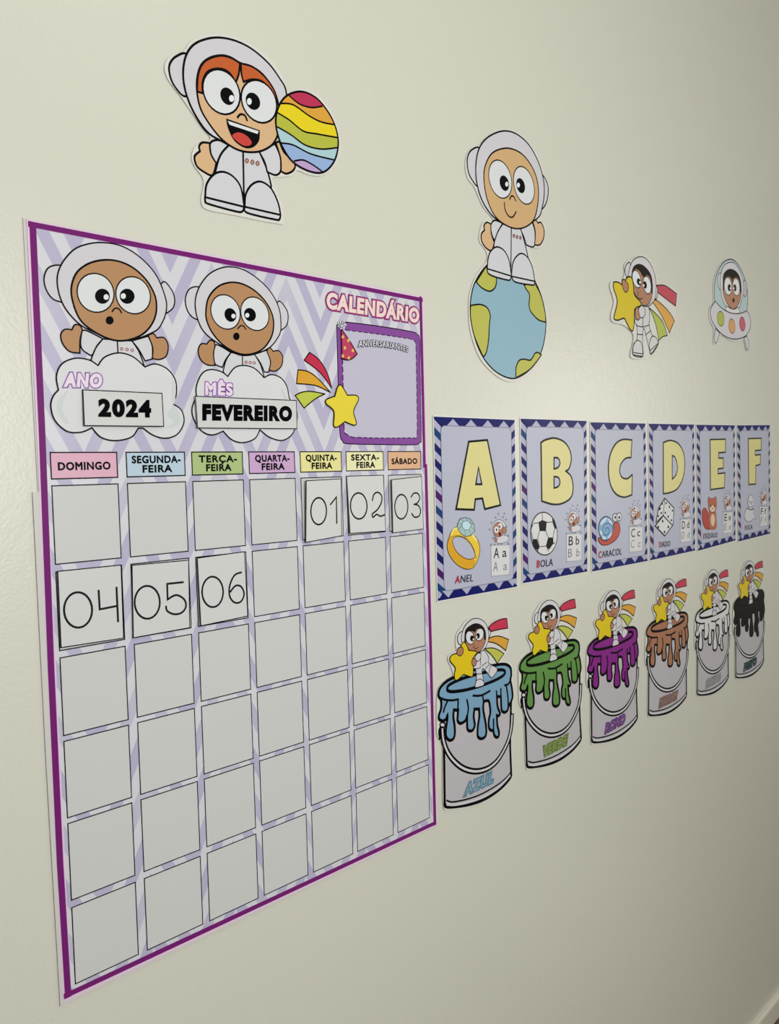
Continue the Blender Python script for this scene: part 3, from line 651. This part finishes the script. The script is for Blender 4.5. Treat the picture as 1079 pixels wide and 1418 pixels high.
def poster(letter, q, label):
    B = bil(q)
    e = 0.010
    S = Sheet('alphabet_poster', label, 'poster', 'alphabet posters in a row right of the calendar', [(-e, -e * .7), (1 + e, -e * .7), (1 + e, 1 + e * .7), (-e, 1 + e * .7)], B, w=0.0012, gap=0.0008, thick=0.0006, rim=(222, 222, 218), smooth=False, rough=0.33)
    bd = S.part('zigzag_border', 'navy and grey zigzag border'); bd.fill([(0, 0), (1, 0), (1, 1), (0, 1)], BLUE, 0, False)
    tint = [(24, 30, 110), (22, 30, 100), (20, 48, 120), (30, 26, 100), (18, 60, 112), (78, 22, 102)]
    P = .0845
    for k in range(12):                      # side chevrons: coloured bands with grey ones between
        v = .012 + P * k
        for sgn in (0, 1):
            X = (lambda x: x) if not sgn else (lambda x: 1 - x)
            cl = lambda v_: min(max(v_, 0), 1)
            bd.fill([(X(0), cl(v)), (X(.08), cl(v + .042)), (X(.08), cl(v + .083)), (X(0), cl(v + .042))], GREY, 0, False)
            if k in (4, 9) or (k + 3 * sgn) % 5 == 0:
                col = (74, 22, 100) if (k in (4, 9) and not sgn) else (22, 62, 116)
                bd.fill([(X(0), cl(v + .043)), (X(.08), cl(v + .084)), (X(.08), cl(v + .125)), (X(0), cl(v + .084))], col, 0, False)
    bd.fill([(0, 0), (1, 0), (.93, .045), (.07, .045)], BLUE, 0, False); bd.fill([(0, 1), (1, 1), (.93, .95), (.07, .95)], BLUE, 0, False)
    for u0 in (.215, .43, .64, .85): bd.fill([(u0 - .075, .048), (u0 + .075, .048), (u0, .008)], GREY, 0, False)
    for u0 in (.12, .34, .55, .75, .935): bd.fill([(u0 - .07, .95), (u0 + .07, .95), (u0, .992)], GREY, 0, False)
    pn = S.part('inner_panel'); pn.fill(rr(.072, .047, .948, .953, .045, .03), PANEL, .0009, False, oc=(110, 112, 130))
    # small astronaut and letter box: the same print on every poster, taken from the first one
    T = affine(qA, q); fr = lambda p: T(RZ(p))
    ma = S.part('small_astronaut')
    for x, y in [(810, 105), (885, 100), (775, 150), (868, 145), (722, 215), (905, 175), (702, 300), (910, 262), (932, 375), (742, 405), (718, 490), (765, 488), (808, 484), (850, 482), (932, 475)]: ma.ell(x, y, 10, 14, (112, 118, 140), 0, fr=fr, n=8)
    ma.ell(820, 290, 85, 115, (206, 206, 214), .0008, fr=fr, oc=(95, 90, 100)); ma.fill([(760, 400), (790, 460), (850, 470), (925, 440), (930, 390), (860, 370)], (208, 208, 214), .0007, fr=fr, oc=(100, 96, 104))
    fc = ma.sub('face'); fc.ell(812, 300, 66, 92, (172, 116, 94), .0007, fr=fr); fc.ell(885, 310, 26, 40, (172, 116, 94), .0006, fr=fr); fc.ell(778, 425, 18, 28, (172, 116, 94), .0005, fr=fr)
    fc.ell(785, 302, 27, 40, (222, 222, 226), 0, fr=fr, n=16); fc.ell(833, 256, 25, 38, (222, 222, 226), 0, fr=fr, n=16); fc.ell(786, 302, 10, 17, K, 0, fr=fr, n=10); fc.ell(824, 264, 10, 16, K, 0, fr=fr, n=10); fc.ell(826, 355, 16, 24, (60, 20, 24), 0, fr=fr, n=10)
    lb = S.part('letter_box'); lb.fill([(718, 520), (730, 500), (930, 494), (948, 508), (945, 840), (930, 858), (745, 876), (722, 862)], (212, 213, 214), .0006, fr=fr, oc=(150, 152, 160))
    lb.text(letter, (748, 655), (815, 650), (752, 530), [(.008, (40, 42, 50))], fr=fr); lb.text(letter.lower(), (858, 642), (910, 636), (860, 530), [(.008, (40, 42, 50))], fr=fr)
    lb.text(letter, (742, 822), (800, 812), (746, 705), [(-.012, (120, 122, 130))], fr=fr); lb.text(letter.lower(), (868, 806), (915, 798), (872, 700), [(-.012, (120, 122, 130))], fr=fr)
    return S
def word(S, w_, fr, bl, br, tl):
    p = S.part('word_lettering'); n = len(w_)
    Vf, _ = text_mesh(w_, 0.0, 1.1); V1, _ = text_mesh(w_[0], 0.0, 1.1)
    r1 = (max(v[0] for v in V1) - min(v[0] for v in Vf)) / (max(v[0] for v in Vf) - min(v[0] for v in Vf))
    Vr, _ = text_mesh(w_[1:], 0.0, 1.1); r2 = 1 - (max(v[0] for v in Vr) - min(v[0] for v in Vr)) / (max(v[0] for v in Vf) - min(v[0] for v in Vf))
    L = lambda a_, b_, t: (a_[0] + (b_[0] - a_[0]) * t, a_[1] + (b_[1] - a_[1]) * t)
    p.text(w_[0], bl, L(bl, br, r1), tl, [(.022, (176, 34, 54))], fr=fr)
    b2_ = L(bl, br, r2); p.text(w_[1:], b2_, br, (b2_[0] + tl[0] - bl[0], b2_[1] + tl[1] - bl[1]), [(.004, (44, 44, 54))], fr=fr, space=1.1)
LW = .0028
def big(S, outer, holes, fr):
    p = S.part('big_letter'); p.fill(outer, CREAM, LW, True, fr=fr)
    for h_ in holes: p.fill(h_, PANEL, LW, True, fr=fr)
# A
S = poster('A', qA, 'blue bordered poster with a cream letter A and a gold ring, reading ANEL')
big(S, [(265, 232, c), (380, 222, c), (462, 627, c), (365, 652, c), (350, 585, c), (305, 590, c), (298, 656, c), (186, 652, c)], [[(325, 392, c), (345, 497, c), (308, 497, c)]], L1)
rg = S.part('ring_picture', 'gold ring with a pale diamond'); GO = (222, 176, 34)
rg.fill([(172, 490), (200, 380), (240, 300), (300, 268), (360, 300), (430, 350), (500, 370), (550, 430), (577, 530), (565, 630), (530, 720), (480, 780), (400, 790), (300, 740), (220, 650), (182, 570)], (232, 196, 56), .0012, fr=RZ, oc=(96, 66, 20))
rg.fill([(190, 425), (225, 402), (240, 480), (300, 590), (390, 655), (505, 668), (512, 735), (470, 770), (395, 783), (290, 715), (212, 620), (182, 520)], (216, 160, 24), 0, fr=RZ)
rg.fill([(235, 432), (258, 400), (310, 388), (380, 405), (450, 470), (500, 560), (515, 635), (465, 668), (390, 655), (300, 590), (252, 512)], PANEL, .0011, fr=RZ, oc=(96, 66, 20))
rg.line([(205, 402), (250, 382), (330, 378), (430, 430), (500, 540), (528, 660)], .0008, (110, 76, 24), fr=RZ); rg.line([(470, 350), (530, 430)], .004, (240, 224, 130), fr=RZ); rg.line([(222, 360), (250, 300), (290, 285)], .003, (240, 224, 130), fr=RZ)
dm = rg.sub('diamond'); dm.fill([(298, 230, c), (330, 165, c), (395, 150, c), (460, 170, c), (505, 240, c), (512, 315, c), (470, 370, c), (400, 388, c), (340, 350, c), (302, 290, c)], (164, 190, 190), .0010, fr=RZ, oc=(70, 84, 90))
for a_, b_ in [((298, 230), (355, 225)), ((330, 165), (375, 197)), ((395, 150), (430, 195)), ((460, 170), (462, 240)), ((512, 315), (462, 260)), ((470, 370), (440, 300)), ((400, 388), (385, 302)), ((302, 290), (355, 250)), ((355, 225), (320, 300)), ((430, 195), (500, 240))]: dm.line([a_, b_], .0006, (100, 120, 126), fr=RZ)
dm.fill([(358, 215, c), (385, 193, c), (430, 192, c), (466, 240, c), (440, 300, c), (385, 304, c), (355, 262, c)], (188, 220, 232), .0007, fr=RZ, oc=(90, 110, 120))
word(S, 'ANEL', L1, (178, 1114), (290, 1100), (182, 1070))
# B
S = poster('B', qB, 'blue bordered poster with a cream letter B and a football, reading BOLA')
big(S, [(715, 238, c), (745, 220), (800, 210), (860, 235), (895, 290), (902, 350), (888, 400), (868, 415, c), (902, 450), (914, 520), (900, 580), (850, 615), (790, 622), (720, 602, c)], [[(795, 332, c), (820, 335), (832, 364), (820, 392), (795, 402, c)], [(795, 450, c), (822, 455), (832, 485), (820, 512), (795, 520, c)]], L1)
BZ = frame(720, 690, 11.358); bl = S.part('ball_picture', 'black and white football')
bl.ell(375, 556, 208, 338, (214, 215, 214), .0016, -3, fr=BZ)
for L_ in [[(290, 378), (345, 345), (415, 370), (402, 515), (305, 510)], [(500, 300), (540, 345), (572, 470), (545, 485), (515, 400)], [(195, 645), (262, 645), (298, 770), (280, 820), (205, 755)], [(440, 620), (515, 618), (520, 710), (450, 805), (405, 750)], [(212, 395), (180, 460), (168, 520), (180, 430)]]:
    bl.sub('black_patch').fill(L_, K, .0006, False, fr=BZ)
for L_ in [[(345, 225), (350, 345)], [(210, 395), (290, 385)], [(415, 378), (505, 372)], [(305, 512), (272, 620), (300, 762), (408, 750)], [(402, 518), (440, 620)], [(275, 830), (298, 765)], [(442, 835), (410, 752)], [(540, 485), (515, 620)], [(520, 712), (545, 700)], [(178, 540), (198, 645)], [(275, 830), (285, 860)]]: bl.line(L_, .0012, (60, 60, 62), False, fr=BZ)
word(S, 'BOLA', L1, (688, 1016), (787, 1003), (690, 972))
# C
S = poster('C', qC, 'blue bordered poster with a cream letter C and a red snail, reading CARACOL')
big(S, [(260, 158, c), (255, 255, c), (225, 260), (200, 290), (192, 330), (205, 365), (235, 372), (262, 350, c), (260, 462, c), (215, 475), (170, 455), (140, 400), (130, 320), (140, 240), (170, 180), (210, 155)], [], L2)
SZ = frame(815, 690, 12.694); sn = S.part('snail_picture', 'red snail with a blue spiral shell')
sn.sub('shell').ell(305, 530, 132, 208, (120, 165, 200), .0020, fr=SZ, oc=(50, 72, 110))
for L_ in [[(200, 470), (230, 390), (300, 340), (330, 350), (260, 440)], [(340, 350), (400, 400), (418, 470), (370, 440)], [(190, 560), (240, 600), (230, 650), (200, 620)], [(330, 690), (400, 600), (400, 650), (360, 700)], [(240, 660), (300, 690), (290, 730), (240, 710)]]: sn.sub('shell_gleam').fill(L_, (196, 212, 226), 0, fr=SZ)
sn.line([(420, 560), (400, 480), (340, 440), (270, 470), (245, 560), (280, 640), (330, 640), (360, 580), (340, 520), (300, 530), (295, 580)], .0018, (56, 96, 146), fr=SZ)
sn.fill([(165, 715), (190, 690), (230, 730), (300, 748), (370, 700), (415, 620), (440, 520), (450, 440), (500, 418), (535, 450), (552, 550), (520, 670), (440, 760), (340, 815), (250, 822), (190, 780)], (182, 66, 50), .0013, fr=SZ, oc=(90, 20, 24))
for x in (464, 532): e = sn.sub('eye'); e.ell(x, 340 - (x - 464) * .2, 42, 73, (210, 210, 212), .0011, fr=SZ); e.ell(x + 2, 335, 14, 26, K, 0, fr=SZ, n=12)
word(S, 'CARACOL', L2, (75, 814), (203, 793), (76, 778))
# D
S = poster('D', qD, 'blue bordered poster with a cream letter D and a pair of dice, reading DADO')
big(S, [(435, 172, c), (475, 160), (520, 180), (548, 235), (553, 310), (540, 380), (510, 430), (470, 450), (435, 456, c)], [[(484, 245, c), (500, 255), (513, 305), (505, 350), (484, 375, c)]], L2)
DZ = frame(895, 670, 5.994); dc = S.part('dice_picture', 'two white dice')
d1 = dc.sub('die'); d1.fill([(152, 120, c), (228, 200, c), (222, 330, c), (212, 345, c), (138, 262, c), (80, 320, c), (100, 205, c)], (212, 213, 214), .0022, fr=DZ); d1.line([(152, 120), (138, 262)], .0018, fr=DZ)
for x, y in [(163, 160), (190, 192), (216, 222), (155, 240), (180, 272), (206, 302), (130, 165), (108, 212), (122, 242), (98, 268), (112, 205)]: d1.ell(x, y, 6, 10, K, 0, fr=DZ, n=10)
d2 = dc.sub('die'); d2.fill([(138, 265, c), (216, 345, c), (152, 432, c), (73, 350, c)], (214, 215, 216), .0022, fr=DZ)
for x, y in [(133, 310), (97, 358), (180, 358), (148, 400)]: d2.ell(x, y, 7, 12, K, 0, fr=DZ, n=10)
word(S, 'DADO', L2, (412, 754), (472, 747), (412, 724))
# E
S = poster('E', qE, 'blue bordered poster with a cream letter E and a red squirrel, reading ESQUILO')
big(S, [(695, 155, c), (780, 153, c), (780, 226, c), (742, 228, c), (742, 258, c), (768, 258, c), (768, 314, c), (738, 318, c), (738, 345, c), (777, 340, c), (774, 423, c), (697, 433, c)], [], L2)
sq = S.part('squirrel_picture', 'red squirrel with a bushy tail')
sq.sub('tail').fill([(465, 220), (485, 200), (508, 230), (522, 300), (530, 372), (490, 370), (468, 320), (462, 260)], (172, 52, 44), .0010, fr=DZ, oc=(110, 26, 26))
sq.fill([(522, 230), (570, 230), (580, 300), (578, 368), (535, 376), (518, 340)], (178, 96, 56), .0009, fr=DZ, oc=(110, 50, 30)); sq.ell(550, 300, 17, 50, (214, 196, 168), 0, fr=DZ)
hd = sq.sub('head'); hd.fill([(516, 110), (530, 122), (560, 120), (576, 108), (582, 170), (574, 222), (548, 240), (524, 225), (514, 175)], (180, 88, 50), .0009, fr=DZ, oc=(110, 50, 30)); hd.ell(548, 205, 22, 28, (216, 196, 170), 0, fr=DZ); hd.ell(535, 184, 5, 9, K, 0, fr=DZ, n=8); hd.ell(563, 184, 5, 9, K, 0, fr=DZ, n=8); hd.ell(549, 204, 4, 5, K, 0, fr=DZ, n=8)
word(S, 'ESQUILO', L2, (657, 705), (735, 697), (657, 678))
# F
S = poster('F', qF, 'blue bordered poster with a cream letter F and a white seal, reading FOCA')
big(S, [(907, 150, c), (980, 148, c), (977, 214, c), (945, 216, c), (945, 242, c), (975, 238, c), (973, 293, c), (948, 300, c), (948, 402, c), (910, 405, c)], [], L2)
se = S.part('seal_picture', 'white baby seal')
OG = (110, 112, 120)
se.fill([(818, 235), (835, 205), (865, 190), (890, 215), (893, 250), (912, 285), (888, 290), (862, 312), (835, 312), (812, 275)], (204, 205, 210), .0012, fr=DZ, oc=OG); se.line([(840, 205), (865, 215), (890, 208)], .0022, (70, 72, 90), fr=DZ)
hd = se.sub('head'); hd.fill([(842, 160), (850, 110), (865, 88), (882, 112), (893, 150), (882, 185), (856, 192)], (208, 209, 213), .0012, fr=DZ, oc=OG); hd.ell(858, 150, 4, 7, K, 0, fr=DZ, n=8); hd.ell(876, 152, 4, 7, K, 0, fr=DZ, n=8); hd.ell(868, 166, 4, 5, K, 0, fr=DZ, n=8)
word(S, 'FOCA', L2, (888, 659), (930, 652), (888, 634))

# ------------------------------------------------------------------ paint can cutouts
BF = frame(595, 900, 6.168); SF = frame(595, 845, 8.632)
s2b = lambda L_: [((p[0] * .7145), (p[1] * .7145 - 339)) + tuple(p[2:]) for p in L_]
KEY = [(701.3, 856), (616.1, 1115.6), (708, 1071.9), (622.8, 913.3)]
CANS = [
    ('AZUL', 'blue', (120, 160, 188), (112, 158, 180), KEY),
    ('VERDE', 'green', (96, 142, 72), (122, 148, 62), [(795.5, 830.5), (729.9, 1061.6), (804.7, 1020), (731.7, 881.2)]),
    ('ROXO', 'purple', (132, 34, 132), (118, 62, 140), [(878.4, 816.1), (820.2, 1025.1), (882.2, 992.7), (823.8, 864.7)]),
    ('MARROM', 'brown', (166, 116, 88), (150, 118, 108), [(949.7, 801.9), (898.3, 988.9), (950.8, 960.4), (904.7, 841.5)]),
    ('BRANCO', 'white', (216, 216, 216), (170, 170, 174), [(1007.7, 789), (966, 960.4), (1008.7, 935.8), (970.7, 825.9)]),
    ('PRETO', 'black', (26, 24, 26), (24, 62, 66), [(1055.5, 776.8), (1019, 936.4), (1057.8, 913.9), (1022.9, 811.7)])]
OUT = s2b([(310, 400), (320, 290), (370, 210), (430, 130), (540, 78), (650, 110), (705, 170), (800, 100), (935, 78), (948, 220), (962, 350), (930, 490), (905, 540), (860, 615), (960, 630)]) + \
      [(705, 135), (712, 240), (722, 340), (722, 450), (722, 620), (705, 780), (710, 1040), (705, 1095), (600, 1215), (450, 1305), (300, 1350), (170, 1362), (118, 1335), (112, 1000), (108, 800), (65, 730), (60, 600), (62, 400), (85, 310)] + s2b([(190, 840), (275, 800), (265, 700), (222, 610), (222, 550), (270, 505), (320, 480)])
BODY = (186, 183, 188)
def paint_can(word_, cname, col, tcol, key):
    src = [W(*p) for p in KEY]; dst = [W(*p) for p in key]; T = affine(src, dst)
    B = lambda p: T(BF(p)); Sf = lambda p: T(SF(p))
    S = Sheet('paint_can_cutout', 'laminated cutout of a can dripping %s paint with an astronaut on top, reading %s' % (cname, word_), 'cutout', 'paint can cutouts below the alphabet posters',
              OUT, B, w=0.0044, gap=0.0012, rim=(214, 213, 207))
    can = S.part('can'); can.fill([(100, 430, c), (122, 760, c), (128, 1265), (130, 1320), (165, 1342), (330, 1322), (470, 1275), (600, 1190), (688, 1095), (697, 1045, c), (688, 780), (697, 430, c), (600, 330, c), (200, 380, c)], BODY)
    can.line([(145, 1285), (200, 1298), (330, 1272), (450, 1227), (580, 1152), (660, 1085), (695, 1038)], .0022)
    can.line([(150, 1320), (220, 1322), (340, 1298), (460, 1255), (590, 1175), (685, 1075)], .0030, (204, 203, 206))
    for z_ in (can,):
        z_.line([(108, 640), (85, 690), (92, 755)], .0050); z_.line([(690, 450), (697, 560)], .0040)
    hn = S.part('handle'); path = [(108, 650), (116, 760), (150, 865), (210, 950), (290, 1012), (390, 1037), (490, 1015), (570, 955), (630, 865), (675, 765), (698, 660), (704, 560)]
    hn.line(path, .0086, fr=B); hn.line(path, .0030, (206, 205, 208), fr=B)
    hn.ell(110, 640, 22, 22, (206, 205, 208), .0022, fr=B)
    pt = S.part('paint', '%s dripping paint' % cname)
    pc = rgb_mix(col, (255, 255, 255), 0.0); oc = K if cname != 'black' else (16, 16, 18)
    pt.fill([(75, 390), (90, 325), (150, 265), (250, 217), (400, 165), (540, 133), (640, 122), (688, 150), (697, 210), (690, 260), (703, 330), (708, 400), (695, 445, c), (678, 470), (665, 515), (638, 533), (614, 508), (608, 400, c), (575, 398, c), (580, 480), (600, 540), (590, 562), (574, 560, c), (578, 640), (592, 705), (588, 738), (570, 746), (552, 728), (543, 685, c), (522, 686), (506, 660), (505, 600), (518, 530), (508, 445), (485, 433), (462, 442, c), (458, 510), (480, 640), (482, 720), (460, 752), (430, 756), (410, 730), (412, 650), (424, 570), (422, 505, c), (382, 505, c), (376, 570), (385, 640), (370, 682), (345, 692), (322, 670), (320, 560, c), (306, 602), (280, 622), (255, 626), (238, 600), (240, 560), (243, 515, c), (207, 512, c), (202, 570), (214, 660), (213, 730), (195, 765), (165, 770), (140, 740), (138, 680), (150, 600), (152, 555, c), (138, 592), (110, 607), (82, 592), (78, 560), (97, 500), (97, 430)], pc, .0042, oc=oc)
    pt.fill([(150, 335), (165, 300), (260, 252), (400, 208), (540, 178), (620, 170), (643, 188), (628, 218), (560, 258), (430, 308), (300, 343), (200, 356), (160, 350)], pc, .0044, oc=oc)
    for L_ in [[(82, 405), (130, 425), (190, 430), (245, 422)], [(370, 390), (440, 388), (515, 350)], [(690, 255), (672, 290), (640, 302)], [(243, 430), (240, 515)], [(318, 425), (330, 500), (318, 580)], [(452, 388), (460, 440)], [(608, 330), (608, 400)], [(655, 310), (668, 400), (670, 480)], [(150, 440), (128, 490), (118, 530)], [(545, 590), (545, 685)], [(570, 350), (574, 400)]]: pt.line(L_, .0030, oc)
    tx = S.part('lettering', '%s word %s' % (cname, word_))
    n = len(word_); x1 = 535 + 6 * (n - 4)
    tx.text(word_, (298 - 4 * (n - 4), 1242), (x1, 1128), (314 - 4 * (n - 4), 1148), [(.13, rgb_mix(tcol, K, .25)), (.085, tcol), (.035, rgb_mix(tcol, K, .45)), (.0, rgb_mix(tcol, (200, 200, 200), .35))], space=1.12)
    # astronaut with star
    w1 = .0011
    r = S.part('rainbow_tail')
    for L_, cc in [([(700, 205, c), (760, 150), (850, 107), (920, 97, c), (932, 213, c), (820, 232), (730, 255, c)], (192, 52, 78)), ([(688, 355, c), (740, 320), (830, 310), (942, 350, c), (908, 482, c), (830, 420), (760, 387), (690, 375, c)], (212, 158, 56)), ([(655, 460, c), (740, 450), (820, 475), (885, 520, c), (805, 632, c), (750, 550), (700, 500)], (184, 190, 80))]: r.fill(L_, cc, .0014, fr=Sf)
    a = S.part('astronaut'); SW = (208, 207, 210)
    a.fill([(385, 262), (345, 285), (330, 345), (345, 400), (385, 402)], SW, w1, fr=Sf); a.fill([(690, 225), (725, 260), (715, 310), (690, 335)], SW, w1, fr=Sf)
    a.fill([(600, 500), (650, 480), (700, 560), (700, 625), (740, 655), (800, 690), (795, 740), (738, 805), (700, 765), (640, 700), (622, 730), (640, 830), (645, 890), (600, 912), (540, 918), (555, 830), (550, 720), (512, 680), (520, 570)], SW, w1, fr=Sf)
    for L_ in [[(610, 510), (600, 660)], [(510, 690), (560, 700), (610, 680)], [(555, 765), (625, 755)], [(620, 665), (680, 620)], [(660, 700), (710, 650)], [(555, 840), (600, 820), (640, 845)], [(705, 750), (715, 690), (740, 655)]]: a.line(L_, w1, fr=Sf)
    a.fill([(540, 560), (570, 515), (605, 520), (605, 570), (580, 605), (550, 600)], SW, w1, fr=Sf)
    h = a.sub('helmet'); h.fill([(380, 380), (385, 270), (430, 172), (510, 105), (590, 102), (660, 150), (695, 230), (702, 320), (682, 410), (640, 470), (580, 500), (440, 470)], SW, w1, fr=Sf)
    f = a.sub('face'); f.fill([(413, 350), (428, 245), (490, 185), (560, 163), (620, 190), (655, 250), (665, 340), (648, 410), (600, 488), (560, 503), (500, 490), (440, 450), (418, 390)], (172, 122, 94), w1, fr=Sf)
    a.sub('hair').fill([(411, 395, c), (420, 243), (490, 175), (560, 155), (627, 187), (664, 255), (670, 350, c), (646, 345), (640, 270), (600, 222), (560, 225), (535, 268, c), (505, 250), (460, 252), (434, 300), (430, 385)], (24, 20, 20), 0, fr=Sf)
    for e in [(478, 327, 50, 80, -8, 503, 336, 25, 36, 518, 346), (592, 290, 48, 76, 12, 572, 305, 22, 34, 559, 318)]:
        q = a.sub('eye'); q.ell(*e[:4], (216, 218, 220), w1, e[4], fr=Sf); q.ell(*e[5:9], K, 0, fr=Sf, n=16); q.ell(e[9], e[10], 9, 12, (220, 220, 220), 0, fr=Sf, n=8)
    m = a.sub('mouth'); m.line([(522, 412), (525, 440)], w1, (90, 50, 40), fr=Sf); m.line([(518, 440), (545, 462), (578, 438)], w1, (90, 50, 40), fr=Sf)
    S.part('star').fill([(400, 378), (435, 410), (460, 478, c), (545, 488), (556, 510), (512, 572), (502, 610), (517, 700), (510, 780), (488, 795), (402, 765, c), (325, 832), (295, 822), (290, 760), (302, 690), (245, 615), (238, 570), (270, 530), (345, 512, c), (372, 425)], (218, 192, 26), .0014, fr=Sf)
    for e in [(360, 492, 38, 54, 15), (525, 620, 29, 48, 0)]: S.part('hand').ell(*e[:4], (170, 120, 92), w1, e[4], fr=Sf)
for cn in CANS: paint_can(*cn)

for p in PARTS: p.build()
